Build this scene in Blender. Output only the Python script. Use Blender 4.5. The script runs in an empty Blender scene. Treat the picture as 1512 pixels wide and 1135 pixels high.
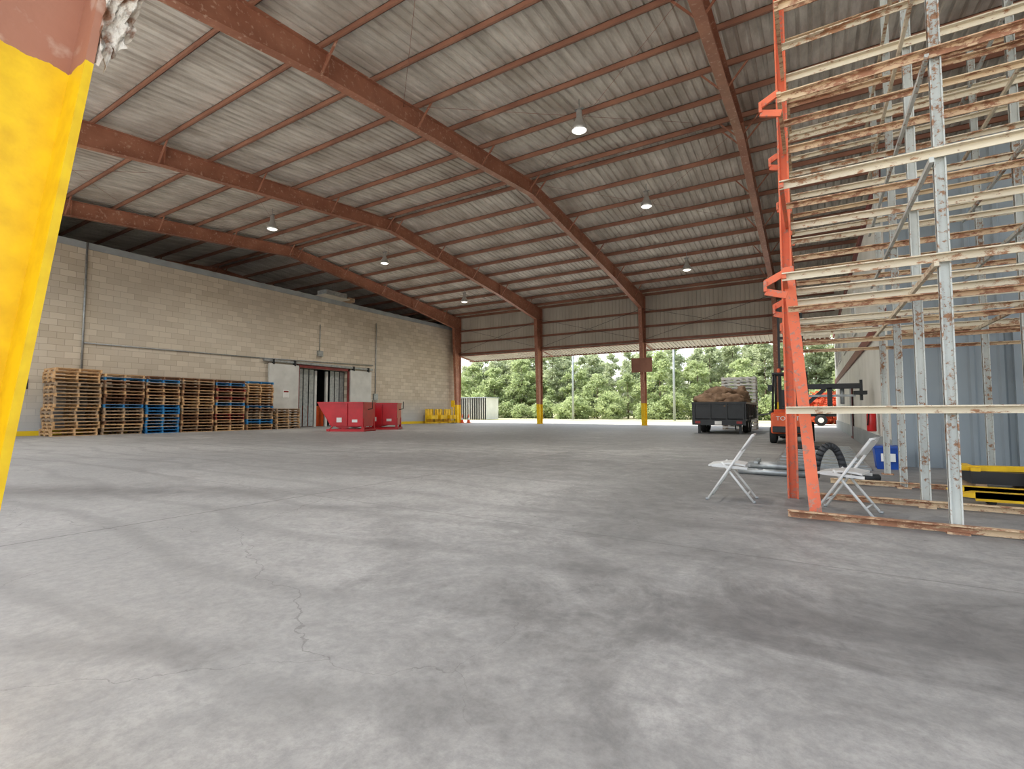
import bpy, math, random
from mathutils import Vector, Matrix, noise
random.seed(7)
scene = bpy.context.scene
scene.view_settings.view_transform='Standard'

# ------------------------------------------------------------------ helpers
class MB:
    def __init__(s):
        s.v=[]; s.f=[]; s.m=[]; s.mats=[]; s.smooth=[]
    def mi(s,mat):
        if mat not in s.mats: s.mats.append(mat)
        return s.mats.index(mat)
    def poly(s,pts,mat,smooth=False):
        b=len(s.v); s.v+= [tuple(p) for p in pts]
        s.f.append(tuple(range(b,b+len(pts)))); s.m.append(s.mi(mat)); s.smooth.append(smooth)
    def hexa(s,p,mat):
        b=len(s.v); s.v+=[tuple(q) for q in p]; k=s.mi(mat)
        for f in ((0,3,2,1),(4,5,6,7),(0,1,5,4),(1,2,6,5),(2,3,7,6),(3,0,4,7)):
            s.f.append(tuple(b+i for i in f)); s.m.append(k); s.smooth.append(False)
    def box(s,x0,x1,y0,y1,z0,z1,mat):
        if x0>x1:x0,x1=x1,x0
        if y0>y1:y0,y1=y1,y0
        if z0>z1:z0,z1=z1,z0
        s.hexa([(x0,y0,z0),(x1,y0,z0),(x1,y1,z0),(x0,y1,z0),(x0,y0,z1),(x1,y0,z1),(x1,y1,z1),(x0,y1,z1)],mat)
    def beam(s,p0,p1,w,h,mat,up=(0,0,1)):
        p0=Vector(p0);p1=Vector(p1);d=(p1-p0).normalized();u=Vector(up)
        if abs(d.dot(u))>.98:u=Vector((0,1,0))
        a=d.cross(u).normalized();b=a.cross(d).normalized()
        a*=w/2;b*=h/2
        s.hexa([p0-a-b,p0+a-b,p0+a+b,p0-a+b,p1-a-b,p1+a-b,p1+a+b,p1-a+b],mat)
    def cyl(s,p0,p1,r,mat,n=12,r2=None,caps=True):
        r2=r if r2 is None else r2
        p0=Vector(p0);p1=Vector(p1);d=(p1-p0).normalized()
        u=Vector((0,0,1)) if abs(d.z)<.9 else Vector((1,0,0))
        a=d.cross(u).normalized();c=a.cross(d).normalized()
        b=len(s.v);k=s.mi(mat)
        for i in range(n):
            t=2*math.pi*i/n; o=a*math.cos(t)+c*math.sin(t)
            s.v.append(tuple(p0+o*r)); s.v.append(tuple(p1+o*r2))
        for i in range(n):
            j=(i+1)%n
            s.f.append((b+2*i,b+2*i+1,b+2*j+1,b+2*j));s.m.append(k);s.smooth.append(True)
        if caps:
            s.f.append(tuple(b+2*i for i in range(n)));s.m.append(k);s.smooth.append(False)
            s.f.append(tuple(b+2*i+1 for i in reversed(range(n))));s.m.append(k);s.smooth.append(False)
    def tube(s,pts,r,mat,n=8):
        for a,b in zip(pts[:-1],pts[1:]): s.cyl(a,b,r,mat,n)
    def lathe(s,c,prof,mat,n=20,axis='z'):
        b=len(s.v);k=s.mi(mat)
        for (r,z) in prof:
            for i in range(n):
                t=2*math.pi*i/n
                if axis=='z': s.v.append((c[0]+r*math.cos(t),c[1]+r*math.sin(t),c[2]+z))
                elif axis=='x': s.v.append((c[0]+z,c[1]+r*math.cos(t),c[2]+r*math.sin(t)))
                else: s.v.append((c[0]+r*math.cos(t),c[1]+z,c[2]+r*math.sin(t)))
        for j in range(len(prof)-1):
            for i in range(n):
                i2=(i+1)%n
                s.f.append((b+j*n+i,b+j*n+i2,b+(j+1)*n+i2,b+(j+1)*n+i));s.m.append(k);s.smooth.append(True)
    def blob(s,c,r,mat,seed=0,amp=.25,fr=1.5,nu=18,nv=10):
        b=len(s.v);k=s.mi(mat)
        for j in range(nv+1):
            ph=math.pi*j/nv
            for i in range(nu):
                t=2*math.pi*i/nu
                d=Vector((math.sin(ph)*math.cos(t),math.sin(ph)*math.sin(t),math.cos(ph)))
                q=1+amp*noise.noise(d*fr+Vector((seed*7.3,seed*1.7,0)))+amp*.5*noise.noise(d*fr*3+Vector((seed,0,0)))
                s.v.append((c[0]+d.x*r[0]*q,c[1]+d.y*r[1]*q,c[2]+d.z*r[2]*q))
        for j in range(nv):
            for i in range(nu):
                i2=(i+1)%nu
                s.f.append((b+j*nu+i,b+(j+1)*nu+i,b+(j+1)*nu+i2,b+j*nu+i2));s.m.append(k);s.smooth.append(True)
    def build(s,name,parent=None,mw=None,bevel=0):
        me=bpy.data.meshes.new(name); me.from_pydata(s.v,[],s.f)
        for m in s.mats: me.materials.append(m)
        me.polygons.foreach_set('material_index',s.m)
        me.polygons.foreach_set('use_smooth',s.smooth)
        me.update()
        o=bpy.data.objects.new(name,me); scene.collection.objects.link(o)
        if mw is not None: o.matrix_world=mw
        if parent: o.parent=parent
        if bevel:
            b=o.modifiers.new('bevel','BEVEL'); b.width=bevel; b.segments=2; b.limit_method='ANGLE'
        return o
def empty(name,loc=(0,0,0),rotz=0):
    o=bpy.data.objects.new(name,None); o.location=loc; o.rotation_euler=(0,0,rotz)
    scene.collection.objects.link(o); return o

# ------------------------------------------------------------------ materials
def C(r,g,b):
    f=lambda c:(c/255/12.92) if c/255<=.04045 else ((c/255+.055)/1.055)**2.4
    return (f(r),f(g),f(b),1)
def newmat(name):
    m=bpy.data.materials.new(name); m.use_nodes=True
    nt=m.node_tree; return m,nt,nt.nodes['Principled BSDF']
def mix(nt,f,a,b,blend='MIX'):
    n=nt.nodes.new('ShaderNodeMix'); n.data_type='RGBA'; n.blend_type=blend
    for i,x in ((0,f),(6,a),(7,b)):
        if isinstance(x,bpy.types.NodeSocket): nt.links.new(x,n.inputs[i])
        else: n.inputs[i].default_value=x
    return n.outputs[2]
def math_(nt,op,a,b=0.0,clamp=False):
    n=nt.nodes.new('ShaderNodeMath'); n.operation=op; n.use_clamp=clamp
    for i,x in enumerate((a,b)):
        if isinstance(x,bpy.types.NodeSocket): nt.links.new(x,n.inputs[i])
        else: n.inputs[i].default_value=x
    return n.outputs[0]
def ramp(nt,x,lo,hi):
    n=nt.nodes.new('ShaderNodeMapRange'); nt.links.new(x,n.inputs[0])
    n.inputs[1].default_value=lo;n.inputs[2].default_value=hi; n.clamp=True
    return n.outputs[0]
def coords(nt,scale=(1,1,1),rot=(0,0,0),loc=(0,0,0)):
    tc=nt.nodes.new('ShaderNodeTexCoord'); mp=nt.nodes.new('ShaderNodeMapping')
    mp.inputs['Scale'].default_value=scale; mp.inputs['Rotation'].default_value=rot; mp.inputs['Location'].default_value=loc
    nt.links.new(tc.outputs['Object'],mp.inputs['Vector']); return mp.outputs[0]
def nz(nt,vec,scale,detail=6,rough=.55,dist=0):
    n=nt.nodes.new('ShaderNodeTexNoise'); n.inputs['Scale'].default_value=scale; n.inputs['Detail'].default_value=detail
    n.inputs['Roughness'].default_value=rough; n.inputs['Distortion'].default_value=dist
    nt.links.new(vec,n.inputs['Vector']); return n.outputs['Fac']
def bump(nt,b,h,strength=.3,dist=.02):
    n=nt.nodes.new('ShaderNodeBump'); n.inputs['Strength'].default_value=strength; n.inputs['Distance'].default_value=dist
    nt.links.new(h,n.inputs['Height']); nt.links.new(n.outputs[0],b.inputs['Normal'])
def M(name,c1,c2=None,scale=3,lo=.35,hi=.65,rough=.6,metal=0,bmp=0,stretch=(1,1,1),detail=6):
    m,nt,b=newmat(name); b.inputs['Roughness'].default_value=rough; b.inputs['Metallic'].default_value=metal
    if c2 is None: c2=tuple(x*.75 for x in c1[:3])+(1,)
    v=coords(nt,stretch); f=nz(nt,v,scale,detail)
    nt.links.new(mix(nt,ramp(nt,f,lo,hi),c1,c2),b.inputs['Base Color'])
    if bmp: bump(nt,b,nz(nt,v,scale*6,3),bmp)
    return m
def emis(name,col,st):
    m,nt,b=newmat(name); b.inputs['Base Color'].default_value=col
    b.inputs['Emission Color'].default_value=col; b.inputs['Emission Strength'].default_value=st; return m

m_red=M('red_oxide_steel',C(164,114,92),C(130,86,70),1.2,.3,.7,.6,bmp=.1)
m_purlin=M('purlin_steel',C(172,122,98),C(136,92,74),.8,.3,.7,.6)
def frame_mat():
    m,nt,b=newmat('frame_steel_yellow_base'); b.inputs['Roughness'].default_value=.5
    v=coords(nt); sx=nt.nodes.new('ShaderNodeSeparateXYZ'); nt.links.new(v,sx.inputs[0])
    f=nz(nt,v,1.3); f2=nz(nt,v,9,5)
    red=mix(nt,ramp(nt,f,.3,.7),C(180,124,98),C(148,94,72))
    red=mix(nt,ramp(nt,f2,.58,.70),red,C(200,164,142))
    yel=mix(nt,ramp(nt,f2,.4,.75),C(250,208,10),C(226,178,10))
    near=math_(nt,'LESS_THAN',sx.outputs['Y'],10.0)
    th=math_(nt,'ADD',math_(nt,'MULTIPLY',near,.48),1.72)
    th=math_(nt,'ADD',th,math_(nt,'MULTIPLY',math_(nt,'SUBTRACT',f2,.5),.06))
    k=math_(nt,'LESS_THAN',sx.outputs['Z'],th)
    nt.links.new(mix(nt,k,red,yel),b.inputs['Base Color'])
    bump(nt,b,f2,.25,.01); return m
m_frame=frame_mat()
m_yellow=M('yellow_paint',C(245,200,20),C(215,170,20),4,.4,.7,.5)
def roof_mat():
    m,nt,b=newmat('roof_sheet'); b.inputs['Roughness'].default_value=.7; b.inputs['Metallic'].default_value=.0
    v=coords(nt,(1,.18,1)); f=nz(nt,v,2.4,8,.7); g=nz(nt,coords(nt,(1,1,1)),.5,5)
    c=mix(nt,ramp(nt,f,.35,.68),C(230,223,212),C(176,168,156))
    c=mix(nt,ramp(nt,g,.5,.75),c,C(170,158,144))
    nt.links.new(c,b.inputs['Base Color']); return m
m_roof=roof_mat()
def block_mat():
    m,nt,b=newmat('painted_block'); b.inputs['Roughness'].default_value=.85
    v=coords(nt); s=nt.nodes.new('ShaderNodeSeparateXYZ'); nt.links.new(v,s.inputs[0])
    cb=nt.nodes.new('ShaderNodeCombineXYZ'); nt.links.new(s.outputs['Y'],cb.inputs[0]); nt.links.new(s.outputs['Z'],cb.inputs[1])
    br=nt.nodes.new('ShaderNodeTexBrick'); nt.links.new(cb.outputs[0],br.inputs['Vector'])
    br.inputs['Scale'].default_value=1; br.inputs['Brick Width'].default_value=.6; br.inputs['Row Height'].default_value=.3
    br.inputs['Mortar Size'].default_value=.012; br.inputs['Mortar Smooth'].default_value=.3; br.inputs['Bias'].default_value=-.1
    br.inputs['Color1'].default_value=C(204,192,172); br.inputs['Color2'].default_value=C(180,167,147); br.inputs['Mortar'].default_value=C(158,146,128)
    g=nz(nt,v,.25,5); c=mix(nt,ramp(nt,g,.4,.7),br.outputs['Color'],C(192,183,168),'MIX')
    c=mix(nt,.45,br.outputs['Color'],c)
    low=ramp(nt,s.outputs['Z'],0,2.2); c2=mix(nt,low,C(178,180,180),c)
    yel=math_(nt,'LESS_THAN',s.outputs['Z'],.22)
    c3=mix(nt,yel,c2,C(225,190,30))
    nt.links.new(c3,b.inputs['Base Color']); bump(nt,b,br.outputs['Fac'],-.6,.02) ; return m
m_block=block_mat()
m_cap=M('grey_flashing',C(166,172,174),C(140,146,148),1,.3,.7,.5,.2)
m_cream=M('cream_siding',C(208,202,188),C(184,177,162),.8,.3,.7,.6,stretch=(1,1,.3))
m_bluegrey=M('bluegrey_siding',C(150,160,165),C(130,140,145),.7,.3,.7,.55,stretch=(1,1,.3))
m_white=M('white_siding',C(222,220,212),C(198,196,186),.8,.3,.7,.6)
m_trimred=M('trim_maroon',C(128,48,44),C(100,40,36),2,rough=.5)
m_glass=M('dark_glass',C(60,72,78),C(40,50,56),1,rough=.08)
def floor_mat():
    m,nt,b=newmat('concrete_floor')
    v=coords(nt); s=nt.nodes.new('ShaderNodeSeparateXYZ'); nt.links.new(v,s.inputs[0])
    big=nz(nt,v,.16,6,.6,.6); med=nz(nt,v,.9,12,.78,1.0); fine=nz(nt,v,18,8,.8); mott=nz(nt,v,4.5,10,.78,.4)
    c=mix(nt,ramp(nt,big,.4,.62),C(174,172,167),C(148,147,143))
    c=mix(nt,math_(nt,'MULTIPLY',ramp(nt,mott,.4,.64),.6),c,C(132,131,129))
    c=mix(nt,math_(nt,'MULTIPLY',ramp(nt,fine,.42,.68),.5),c,C(106,106,104))
    for (x,y,rx,ry,a,st) in [(-1.7,6.4,1.3,5.0,.15,.8),(.1,3.05,1.9,.36,.3,.65),(1.6,3.6,2.2,.7,.35,.75),(-.8,1.95,.10,.7,.5,.4),(-8.8,2.7,4.2,.5,.5,.8),
                             (-7.1,8.6,5.5,2.6,.4,.8),(-12,17,11,6,.3,.8),(-2.9,1.0,.9,.12,.5,.4),(-20,14,9,5,.3,.65),(-4.6,3.9,1.4,.25,.6,.45),(.6,9.6,2.2,3.6,0,.55),(-12,28,16,9,0,.7),
                             (-3.2,3.2,.25,1.6,.9,.35),(-1.3,3.3,.9,.2,-.5,.45),(-5,24,3,10,.2,.65)]:
        mp=nt.nodes.new('ShaderNodeMapping'); mp.vector_type='TEXTURE'
        mp.inputs['Location'].default_value=(x,y,0); mp.inputs['Rotation'].default_value=(0,0,a); mp.inputs['Scale'].default_value=(rx,ry,1)
        nt.links.new(v,mp.inputs['Vector']); ln=nt.nodes.new('ShaderNodeVectorMath'); ln.operation='LENGTH'
        nt.links.new(mp.outputs[0],ln.inputs[0])
        d=math_(nt,'ADD',ln.outputs['Value'],math_(nt,'MULTIPLY',math_(nt,'SUBTRACT',med,.5),3.2))
        k=math_(nt,'MULTIPLY',ramp(nt,d,1.4,.2),st)
        c=mix(nt,k,c,mix(nt,ramp(nt,mott,.35,.65),C(114,112,109),C(86,85,84)))
    w=nt.nodes.new('ShaderNodeTexWave'); w.wave_type='RINGS'; w.inputs['Scale'].default_value=.35; w.inputs['Distortion'].default_value=9; w.inputs['Detail'].default_value=4
    w.inputs['Detail Scale'].default_value=.6
    nt.links.new(v,w.inputs['Vector']); c=mix(nt,math_(nt,'MULTIPLY',ramp(nt,w.outputs['Fac'],.8,1),.25),c,C(95,94,92))
    sp=nt.nodes.new('ShaderNodeTexVoronoi'); sp.inputs['Scale'].default_value=1.7; nt.links.new(v,sp.inputs['Vector'])
    c=mix(nt,math_(nt,'MULTIPLY',math_(nt,'LESS_THAN',sp.outputs['Distance'],.028),.6),c,C(80,78,76))
    sp=nt.nodes.new('ShaderNodeTexVoronoi'); sp.inputs['Scale'].default_value=1.1; nt.links.new(v,sp.inputs['Vector'])
    c=mix(nt,math_(nt,'MULTIPLY',math_(nt,'LESS_THAN',sp.outputs['Distance'],.014),.75),c,C(228,226,220))
    for ax,off,per in (('X',5.7,9.2),('Y',5.3,9.5)):
        q=math_(nt,'ADD',s.outputs[ax],off+per*20); q=math_(nt,'MODULO',q,per); q=math_(nt,'LESS_THAN',q,.018)
        c=mix(nt,math_(nt,'MULTIPLY',q,.8 if ax=='X' else .35),c,C(64,62,60))
    vo=nt.nodes.new('ShaderNodeTexVoronoi'); vo.feature='DISTANCE_TO_EDGE'; vo.inputs['Scale'].default_value=.33
    va=nt.nodes.new('ShaderNodeVectorMath'); va.operation='MULTIPLY_ADD'
    nn=nt.nodes.new('ShaderNodeTexNoise'); nn.inputs['Scale'].default_value=1.4; nn.inputs['Detail'].default_value=8; nt.links.new(v,nn.inputs['Vector'])
    nt.links.new(nn.outputs['Color'],va.inputs[0]); va.inputs[1].default_value=(1.0,1.0,0); nt.links.new(v,va.inputs[2])
    va2=nt.nodes.new('ShaderNodeVectorMath'); va2.operation='ADD'; va2.inputs[1].default_value=(3.3,9.1,0); nt.links.new(va.outputs[0],va2.inputs[0])
    nt.links.new(va2.outputs[0],vo.inputs['Vector'])
    k=math_(nt,'MULTIPLY',math_(nt,'LESS_THAN',vo.outputs['Distance'],.0008),ramp(nt,s.outputs['X'],-.8,-1.5))
    c=mix(nt,math_(nt,'MULTIPLY',k,.42),c,C(80,78,76))
    nt.links.new(c,b.inputs['Base Color'])
    nt.links.new(math_(nt,'ADD',math_(nt,'MULTIPLY',med,.35),.42),b.inputs['Roughness'])
    bump(nt,b,mott,.14,.01)
    return m
m_floor=floor_mat()
m_apron=M('outdoor_concrete',C(204,200,190),C(182,178,168),.4,.3,.7,.9)
m_grass=M('grass',C(146,152,102),C(180,170,132),.3,.35,.65,.95)
m_wood=M('pallet_wood',C(212,174,128),C(170,130,86),5,.3,.7,.8,bmp=.2)
m_wood2=M('pallet_wood_grey',C(176,150,120),C(126,104,82),5,.3,.7,.85,bmp=.2)
m_wood3=M('pallet_wood_dark',C(134,94,62),C(98,68,48),5,.3,.7,.85)
m_blue=M('pallet_blue',C(50,130,180),C(30,94,146),5,.35,.7,.7)
m_rredpal=M('pallet_red',C(140,50,40),C(100,40,34),5,.35,.7,.7)
m_hred=M('hopper_red',C(202,22,36),C(176,16,28),2,.3,.7,.35)
m_black=M('black_paint',C(40,42,44),C(26,27,28),3,.3,.7,.45)
m_rubber=M('rubber',C(34,34,34),C(22,22,22),8,rough=.8)
m_hose=M('hose_grey',C(60,62,64),C(42,44,46),8,rough=.6)
m_orangeF=M('forklift_orange',C(236,100,44),C(210,84,38),2,.3,.7,.4)
m_steel=M('galvanised_steel',C(176,180,180),C(140,144,144),6,.3,.7,.4,.6)
m_alu=M('lamp_aluminium',C(210,210,206),C(180,180,176),4,.3,.7,.3,.5)
m_chair=M('chair_grey_white',C(212,212,208),C(192,192,188),5,.3,.7,.4)
m_tarp=M('load_tan',C(156,128,102),C(108,84,64),2.2,.35,.65,.9,bmp=.6)
m_tag=M('label_white',C(235,235,230),C(220,220,216),2)
m_bluebin=M('blue_plastic',C(30,80,170),C(24,66,146),3,rough=.4)
m_redext=M('extinguisher_red',C(205,30,30),C(180,26,26),3,rough=.3)
m_tail=M('tail_light_red',C(150,20,20),C(120,20,20),3,rough=.2)
m_bark=M('bark',C(110,92,74),C(84,70,58),4,rough=.9)
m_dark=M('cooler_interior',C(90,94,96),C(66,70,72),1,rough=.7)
m_door=M('cooler_door_white',C(206,206,200),C(186,186,180),1.5,.3,.7,.5)
m_wrap=M('torn_wrap',C(226,216,200),C(140,98,70),14,.5,.62,.5,bmp=.5)
def chipped(name,paint,paint2,rust,amount,scale=7,stretch=(1,1,1)):
    m,nt,b=newmat(name); b.inputs['Roughness'].default_value=.7
    v=coords(nt,stretch); f=nz(nt,v,scale,8,.75); g=nz(nt,v,1.3,4); h=nz(nt,v,22,4,.6)
    p=mix(nt,ramp(nt,g,.35,.65),paint,paint2); r=mix(nt,ramp(nt,h,.35,.65),rust,tuple(x*.65 for x in rust[:3])+(1,))
    q=math_(nt,'ADD',f,math_(nt,'MULTIPLY',math_(nt,'SUBTRACT',g,.5),.4))
    nt.links.new(mix(nt,ramp(nt,q,amount,amount+.06),p,r),b.inputs['Base Color'])
    bump(nt,b,q,.3,.01); return m
m_post=chipped('rack_post_paint',C(200,203,196),C(174,178,172),C(160,118,86),.54,16)
m_rail=chipped('rack_rail_paint',C(222,210,184),C(200,187,162),C(172,124,88),.53,14,(.5,1,1))
m_railrust=chipped('rack_rail_rust',C(212,188,152),C(192,156,122),C(162,112,82),.49,14,(.5,1,1))
m_orange=chipped('rack_orange',C(226,116,78),C(206,98,66),C(176,132,114),.54,18)
def foliage(name,a,b_,c_):
    m,nt,b=newmat(name); b.inputs['Roughness'].default_value=.8
    v=coords(nt); oi=nt.nodes.new('ShaderNodeObjectInfo')
    f=nz(nt,v,.8,3); g=nz(nt,v,5,2)
    c=mix(nt,ramp(nt,f,.35,.65),a,b_); c=mix(nt,ramp(nt,g,.4,.7),c,c_)
    c=mix(nt,math_(nt,'MULTIPLY',oi.outputs['Random'],.5),c,b_)
    nt.links.new(c,b.inputs['Base Color'])
    tr=nt.nodes.new('ShaderNodeBsdfTranslucent'); nt.links.new(c,tr.inputs[0])
    ms=nt.nodes.new('ShaderNodeMixShader'); ms.inputs[0].default_value=.45
    nt.links.new(b.outputs[0],ms.inputs[1]); nt.links.new(tr.outputs[0],ms.inputs[2])
    nt.links.new(ms.outputs[0],nt.nodes['Material Output'].inputs[0]); return m
m_leaf=foliage('pine_foliage',C(172,184,146),C(192,198,160),C(144,158,120))
m_leaf2=foliage('leaf_foliage',C(190,198,150),C(170,184,132),C(150,166,114))
m_redleaf=foliage('red_foliage',C(224,100,66),C(200,80,56),C(180,116,66))
m_lens=emis('lamp_lens',(1,.96,.88,1),2.5)

# ------------------------------------------------------------------ shell
XL,XR=-46.0,16.0
def top(y):
    return 12.05-(20-y)*.0965 if y<20 else 12.05-(y-20)*.103
b=MB(); b.box(XL,XR,-4,39.2,-.25,0,m_floor); b.build('floor')
b=MB(); b.box(-90,60,39.2,50,-.3,-.02,m_apron); b.build('ground_apron_far')
b=MB(); b.box(-90,60,-60,-4,-.3,-.02,m_apron); b.build('ground_yard_near')
b=MB(); b.box(-200,140,50,190,-.35,-.04,m_grass); b.box(XR,60,-4,39.2,-.3,-.03,m_apron); b.build('ground_grass')
b=MB(); x=XL-.5; prof=[]
while x<XR+.5:
    prof+= [(x,0),(x+.17,0),(x+.20,.05),(x+.27,.05)]; x+=.30
ys=[-.6,20,39.0]
k=b.mi(m_roof)
for (px,pz) in prof:
    for y in ys: b.v.append((px,y,top(y)+.235+pz))
n=len(prof)
for i in range(n-1):
    for j in range(2):
        b.f.append((3*i+j,3*i+j+1,3*(i+1)+j+1,3*(i+1)+j)); b.m.append(k); b.smooth.append(False)
for (px,pz) in prof:
    for y in ys: b.v.append((px,y,top(y)+.30+pz))
o=3*n
for i in range(n-1):
    for j in range(2):
        b.f.append((o+3*i+j,o+3*(i+1)+j,o+3*(i+1)+j+1,o+3*i+j+1)); b.m.append(k); b.smooth.append(False)
b.build('ceiling')
b=MB()
py=[20-.32,20+.32]+[20-.32-1.9*i for i in range(1,11)]+[20+.32+1.9*i for i in range(1,10)]+[38.3]
for y in py:
    z=top(y)
    b.box(XL,XR,y-.009,y+.009,z,z+.22,m_purlin)
    b.box(XL,XR,y-.075,y+.009,z,z+.014,m_purlin)
    b.box(XL,XR,y-.009,y+.075,z+.2,z+.22,m_purlin)
b.build('roof_purlins')
FX=[-38.6,-29.4,-20.4,-11.2,-2.05,7.2,15.8]
pairs=[((0,0),(.33,0)),((0,10.08),(1.37,9.12)),((8.5,top(8.5)-.01),(8.5,10.22)),((20,12.04),(20,11.40)),
       ((31.5,top(31.5)-.01),(31.5,10.02)),((38.4,top(38.4)-.01),(37.3,9.12)),((38.4,0),(37.85,0))]
def sweep(b,x,pts,w,t,mat):
    for (p,q) in zip(pts[:-1],pts[1:]):
        b.beam((x,p[0],p[1]),(x,q[0],q[1]),w,t,mat,up=(0,-(q[1]-p[1]),(q[0]-p[0])) )
for x in FX:
    b=MB()
    for (o0,i0),(o1,i1) in zip(pairs[:-1],pairs[1:]):
        t=.008
        b.hexa([(x-t,o0[0],o0[1]),(x-t,i0[0],i0[1]),(x-t,i1[0],i1[1]),(x-t,o1[0],o1[1]),
                (x+t,o0[0],o0[1]),(x+t,i0[0],i0[1]),(x+t,i1[0],i1[1]),(x+t,o1[0],o1[1])],m_frame)
    sweep(b,x,[p[0] for p in pairs],.26,.02,m_frame)
    sweep(b,x,[p[1] for p in pairs],.28,.022,m_frame)
    for y0,z0,y1,z1 in ((0,9.12,1.37,9.12),(38.4,9.12,37.3,9.12),(20,11.40,20,12.04),(8.5,10.22,8.5,top(8.5)),(31.5,10.02,31.5,top(31.5))):
        b.beam((x,y0,z0),(x,y1,z1),.24,.03,m_frame,up=(0,1,0) if abs(y0-y1)<.1 else (0,0,1))
    for yy in (0.16,38.12): b.box(x-.2,x+.2,yy-.26,yy+.26,0,.025,m_frame)
    ii=[p[1] for p in pairs[1:6]]
    for y in py:
        if int(round(abs(y-20)/1.9))%2==0 and 2<y<37:
            for a,c in zip(ii[:-1],ii[1:]):
                if a[0]<=y<=c[0]: zi=a[1]+(c[1]-a[1])*(y-a[0])/(c[0]-a[0])
            for sgn in (-1,1):
                b.beam((x+.1*sgn,y,zi+.02),(x+.7*sgn,y+.02,top(y)+.06),.05,.05,m_frame)
    b.build('steel_frame')
b=MB()
for i in (1,3):
    xa,xb=FX[i],FX[i+1]
    for y0,y1 in ((3,11.5),(11.5,20),(20,28.5),(28.5,37)):
        b.cyl((xa,y0,top(y0)-.12),(xb,y1,top(y1)-.12),.006,m_red,6)
        b.cyl((xa,y1,top(y1)-.16),(xb,y0,top(y0)-.16),.006,m_red,6)
b.build('roof_bracing_rods')

def ribbed(b,p0,p1,z0,z1,mat,nrm,pitch=.3,dep=.035):
    p0=Vector((*p0,0));p1=Vector((*p1,0));d=(p1-p0);L=d.length;d.normalize();n_=Vector((*nrm,0))
    x=0;pts=[]
    while x<L:
        for dx,o in ((0,0),(pitch*.7,0),(pitch*.78,dep),(pitch*.92,dep)):
            if x+dx<=L: pts.append(p0+d*(x+dx)+n_*o)
        x+=pitch
    pts.append(p1)
    k=b.mi(mat); base=len(b.v)
    for p in pts: b.v.append((p.x,p.y,z0)); b.v.append((p.x,p.y,z1))
    for i in range(len(pts)-1):
        b.f.append((base+2*i,base+2*i+1,base+2*i+3,base+2*i+2)); b.m.append(k); b.smooth.append(False)
    n0=-n_*.03
    base=len(b.v)
    for p in (p0,p1):
        b.v.append((p.x+n0.x,p.y+n0.y,z0)); b.v.append((p.x+n0.x,p.y+n0.y,z1))
    b.f.append((base,base+1,base+3,base+2)); b.m.append(k); b.smooth.append(False)

WX=-30.0
b=MB()
DY0,DY1,DZ=21.1,25.2,4.1
b.box(WX-.3,WX,-.5,DY0,0,9.0,m_block); b.box(WX-.3,WX,DY1,38.3,0,9.0,m_block); b.box(WX-.3,WX,DY0,DY1,DZ,9.0,m_block)
b.build('wall_left')
b=MB(); b.box(WX-.32,WX+.04,-.5,38.3,9.0,9.32,m_cap); b.build('trim_1')
b=MB(); b.box(XL,WX-.32,-.5,38.6,9.2,9.32,m_dark); b.build('cooler_roof_deck')
b=MB(); ribbed(b,(XL,-.5),(XL,38.8),0,10.1,m_dark,(1,0)); b.build('wall_far_left')
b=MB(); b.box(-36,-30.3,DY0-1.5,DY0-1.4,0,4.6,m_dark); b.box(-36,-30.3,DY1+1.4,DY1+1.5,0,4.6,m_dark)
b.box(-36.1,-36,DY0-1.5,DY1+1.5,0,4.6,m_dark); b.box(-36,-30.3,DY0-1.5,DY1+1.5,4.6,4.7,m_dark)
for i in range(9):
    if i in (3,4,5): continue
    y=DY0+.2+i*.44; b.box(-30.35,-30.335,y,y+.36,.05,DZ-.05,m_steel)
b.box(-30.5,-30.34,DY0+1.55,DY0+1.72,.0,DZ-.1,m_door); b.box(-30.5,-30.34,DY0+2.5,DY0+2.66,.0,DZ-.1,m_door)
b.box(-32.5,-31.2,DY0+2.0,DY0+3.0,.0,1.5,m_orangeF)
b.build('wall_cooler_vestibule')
b=MB()
W0=WX+.005
b.box(W0,WX+.12,DY0-.18,DY0,0,DZ+.15,m_trimred); b.box(W0,WX+.12,DY1,DY1+.18,0,DZ+.15,m_trimred); b.box(W0,WX+.12,DY0-.18,DY1+.18,DZ,DZ+.2,m_trimred)
b.box(W0,WX+.2,18.5,27.6,DZ+.22,DZ+.36,m_steel)
for y0,y1 in ((18.8,DY0-.15),(DY1+.15,27.4)):
    b.box(WX+.12,WX+.24,y0,y1,.06,DZ+.1,m_door)
    b.box(WX+.24,WX+.26,y0+.05,y1-.05,.1,.7,m_steel)
    for yy in (y0+.3,y1-.3): b.box(WX+.1,WX+.28,yy-.05,yy+.05,DZ+.05,DZ+.4,m_black)
b.box(WX+.245,WX+.25,19.8,20.25,2.0,2.5,m_tag); b.box(WX+.25,WX+.255,19.85,20.2,2.35,2.45,m_tail)
b.build('door_1')
b=MB(); b.box(W0,WX+.03,6.9,7.5,2.1,2.55,m_black); b.box(WX+.03,WX+.035,7.0,7.4,2.25,2.4,m_tag); b.build('wall_sign')
b=MB()
X=WX+.06
b.tube([(X,9.35,9.3),(X,9.35,2.6)],.045,m_steel); b.tube([(X,9.35,4.4),(X,18.2,4.5),(X,27.7,4.75)],.03,m_steel)
b.tube([(X,28,8.2),(X,28,2.2)],.035,m_steel); b.tube([(X,22.7,7.3),(X,22.7,5.1)],.03,m_steel)
b.box(W0,WX+.2,22.5,22.9,5.0,5.4,m_steel); b.box(W0,WX+.15,27.8,28.2,2,2.5,m_steel); b.box(W0,WX+.14,9.1,9.6,2.2,2.8,m_steel)
b.build('electrical_conduit')
b=MB(); b.box(-30.2,-29.2,22.6,24.4,9.39,9.75,m_steel)
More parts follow.
